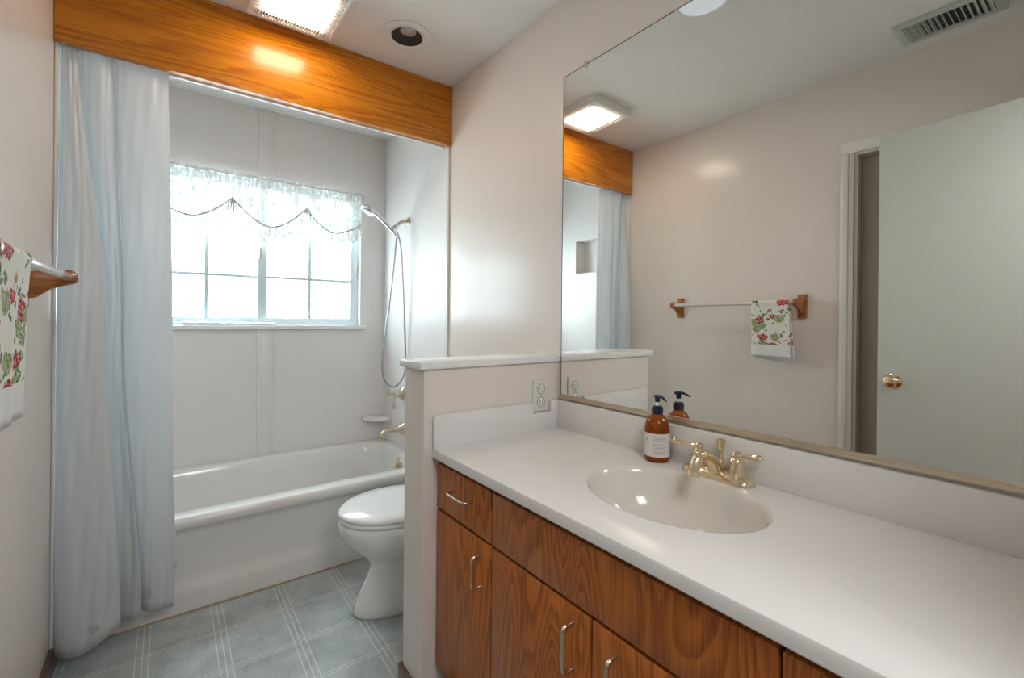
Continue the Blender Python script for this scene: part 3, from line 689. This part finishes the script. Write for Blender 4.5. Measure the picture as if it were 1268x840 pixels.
for i in range(nsl):
    x = LX0+.018+(LX1-LX0-.036)*i/(nsl-1)
    for ya, yb in ((LY0+.014, LY0+.046), (LY1-.046, LY1-.014)): b = box(x-.0022, x+.0022, ya, yb, LZ, LZ+.012, bm=b)
for i in range(nsl):
    y = LY0+.018+(LY1-LY0-.036)*i/(nsl-1)
    for xa, xb in ((LX0+.014, LX0+.046), (LX1-.046, LX1-.014)): b = box(xa, xb, y-.0022, y+.0022, LZ+.0005, LZ+.0115, bm=b)
build('louvre_grille', b, M['white'], cl, smooth=0)
b = loft([rrect(LX0+.050, LX1-.050, LY0+.050, LY1-.050, .022, LZ+.010), rrect(LX0+.050, LX1-.050, LY0+.050, LY1-.050, .022, LZ+.001), rrect(LX0+.060, LX1-.060, LY0+.060, LY1-.060, .02, LZ-.005), rrect(LX0+.10, LX1-.10, LY0+.10, LY1-.10, .02, LZ-.008)], False, True)
build('diffuser', b, M['lamp'], cl)

cx_, cy_ = 1.134, 1.872
rl = thing('recessed_light', 'unlit round recessed ceiling light with black baffle near the right wall', 'recessed light', (cx_, cy_, H))
b = lathe([(.108, -.0005), (.108, -.004), (.103, -.0065), (.072, -.006), (.066, -.003), (.066, -.0005)], (cx_, cy_, H), (0, 0, 1), 48, False); build('trim_ring', b, M['white'], rl)
b = lathe([(.0665, -.004), (.062, -.002), (.052, -.0012), (.0, -.0009)], (cx_, cy_, H), (0, 0, 1), 40, False); build('baffle', b, M['black'], rl)
b = lathe([(.034, -.0014), (.032, -.0028), (.022, -.0040), (.0, -.0045)], (cx_-.010, cy_-.034, H), (0, 0, 1), 28, False); build('bulb', b, M['bulb'], rl)

qx, qy = 1.07, .965
dl = thing('vanity_downlight', 'round flat ceiling light above the vanity seen at the mirror top', 'ceiling light', (qx, qy, H))
b = lathe([(.102, -.0005), (.102, -.006), (.096, -.010), (.088, -.008), (.087, -.005)], (qx, qy, H), (0, 0, 1), 40, False); build('trim_ring', b, M['white'], dl)
b = lathe([(.087, -.005), (.060, -.009), (.0, -.011)], (qx, qy, H), (0, 0, 1), 40, False); build('lens', b, M['lamp_cool'], dl)

VX0, VX1, VY0, VY1 = .100, .300, .262, .580
cv = thing('ceiling_vent', 'grey-white louvred ceiling vent near the open door seen in the mirror', 'air vent', ((VX0+VX1)/2, (VY0+VY1)/2, H))
def ring_frame(x0, x1, y0, y1, w_, za, zb): 
    return loft([rrect(x0, x1, y0, y1, .003, zb, 2), rrect(x0, x1, y0, y1, .003, za+.004, 2), rrect(x0+.008, x1-.008, y0+.008, y1-.008, .003, za, 2), rrect(x0+w_, x1-w_, y0+w_, y1-w_, .003, za, 2), rrect(x0+w_, x1-w_, y0+w_, y1-w_, .003, zb, 2)], False, False)
vg = paint('vent_enamel', (.55, .58, .53), .4, 40, .02)
build('vent_frame', ring_frame(VX0, VX1, VY0, VY1, .030, H-.012, H-.0005), vg, cv)
build('duct_backing', box(VX0+.025, VX1-.025, VY0+.025, VY1-.025, H-.002, H-.0008), M['slot'], cv, smooth=0)
ns = 14
for i in range(ns):
    y = VY0+.040+(VY1-VY0-.080)*i/(ns-1); tl_ = .007*(i-(ns-1)/2)/(ns/2)
    b = prism([(y-.0015+tl_, H-.011), (y+.0015+tl_, H-.011), (y+.0015-tl_, H-.002), (y-.0015-tl_, H-.002)], 'x', VX0+.029, VX1-.029); build('slat', b, vg, cv, smooth=0)

# ------------------------------------------------------------------ towel bar and towel
BX, BZ, BY0, BY1 = .095, 1.312, 1.008, 1.728
tb = thing('towel_bar', 'pale towel bar on two orange oak brackets fixed to the left wall', 'towel bar', (0, 1.38, BZ))
for yb, s in ((BY0, 1), (BY1, -1)):
    yc = yb
    pr_f = [(.0, BZ+.046), (.016, BZ+.046), (.016, BZ-.080), (0, BZ-.080)]
    b = prism([(x, z) for x, z in pr_f], 'y', yc-.022, yc+.022, .002)
    bk = build('bracket_plate', b, M['bracket'], tb)
    arm = [(.014, BZ+.012)]+[(.014+.086*t, BZ+.012+.008*t) for t in (.3, .6, .9)]+[(BX+.020*math.sin(a), BZ+.020*math.cos(a)) for a in [math.pi*i/8 for i in range(9)]]+[(.075, BZ-.026), (.055, BZ-.036), (.040, BZ-.050), (.030, BZ-.058), (.014, BZ-.060)]
    b = prism(arm, 'y', yc-.010, yc+.010, .002); build('bracket_arm', b, M['bracket'], tb)
    for dz_ in (.030, -.070): 
        b = lathe([(.004, 0), (.004, .001), (0, .0016)], (.016, yc, BZ+dz_), (1, 0, 0), 12); build('screw', b, M['nickel'], bk)
build('bar', lathe([(.0098, 0), (.0105, .004), (.0105, BY1-BY0-.014), (.0098, BY1-BY0-.010)], (BX, BY0+.005, BZ), (0, 1, 0), 24), M['bar'], tb)
TY0, TY1 = 1.036, 1.226
def towel():
    b = bmesh.new(); prof = []
    zf, zb_ = 1.018, 1.004
    for i in range(22): prof.append((BX+.0130-.014*math.sqrt(1-i/21), zf+(BZ-zf)*i/21, 1-i/21))
    for i in range(1, 12): a = math.pi*i/12; prof.append((BX+.0130*math.cos(a), BZ+.0130*math.sin(a), 0))
    for i in range(22): prof.append((BX-.0130-.012*i/21, BZ+(zb_-BZ)*i/21, i/21))
    grid = []
    for j, (x, z, u) in enumerate(prof):
        row = []
        for i in range(31):
            t = i/30; y = TY0+(TY1-TY0)*t; fold = .004*math.sin(t*9.5+(.0 if j < 25 else 1.5))*u+.002*math.sin(t*23)*u
            side = 1 if j < 27 else -1
            zz = z-(.008*math.sin(t*3+1)*u if j > 27 else -.004*t*u)
            yy = y+(.010*u*(t-.5) if j < 27 else (-.02*u*(1-t)+.004))
            row.append(b.verts.new((max(.03, x+side*abs(fold)*(1 if side > 0 else .3)), yy, zz)))
        grid.append(row)
    for a, c in zip(grid, grid[1:]): bridge(b, a, c, False)
    return b
o = build('hand_towel', towel(), M['towel'], origin=(BX, 1.141, BZ), smooth=180); tag(o, 'white hand towel with red and green fruit print draped over the towel bar', 'towel')
md = o.modifiers.new('thickness', 'SOLIDIFY'); md.thickness = .002; md.offset = 1

# ------------------------------------------------------------------ entry door, swung open beside the left wall
dr1 = sempty('door_1', (.206, -.03, 0))
A = Vector((.112, .660, 0)); B_ = Vector((.206, -.03, 0)); ax_ = (B_-A).normalized(); nrm = Vector((-ax_.y, ax_.x, 0))
if nrm.x < 0: nrm = -nrm
def leaf(p0, p1, t0, t1, z0, z1, bev=.002):
    b = bmesh.new(); vs = []
    for z in (z0, z1):
        vs.append([b.verts.new((A+ax_*p0+nrm*t0)+Vector((0, 0, z))), b.verts.new((A+ax_*p1+nrm*t0)+Vector((0, 0, z))), b.verts.new((A+ax_*p1+nrm*t1)+Vector((0, 0, z))), b.verts.new((A+ax_*p0+nrm*t1)+Vector((0, 0, z)))])
    b.faces.new(vs[0]); b.faces.new(vs[1][::-1]); bridge(b, vs[0], vs[1]); bmesh.ops.recalc_face_normals(b, faces=b.faces[:])
    bmesh.ops.bevel(b, geom=b.edges[:], offset=bev, segments=2, affect='EDGES'); return b
build('door_panel', leaf(0, .694, -.035, 0, .012, 2.05), M['door'], dr1)
kp = A+ax_*.062
for s in (1, -1):
    off = 0 if s > 0 else -.035
    b = lathe([(.032, 0), (.032, .003), (.026, .007), (.012, .010), (.011, .028), (.020, .031), (.027, .038), (.028, .044), (.024, .051), (.012, .055), (.0, .055)], kp+nrm*off+Vector((0, 0, .952)), nrm*s, 32)
    build('door_knob', b, M['brass'], dr1)
build('latch_plate', leaf(-.0025, .0, -.028, -.008, .92, .985, .0005), M['brass'], dr1)
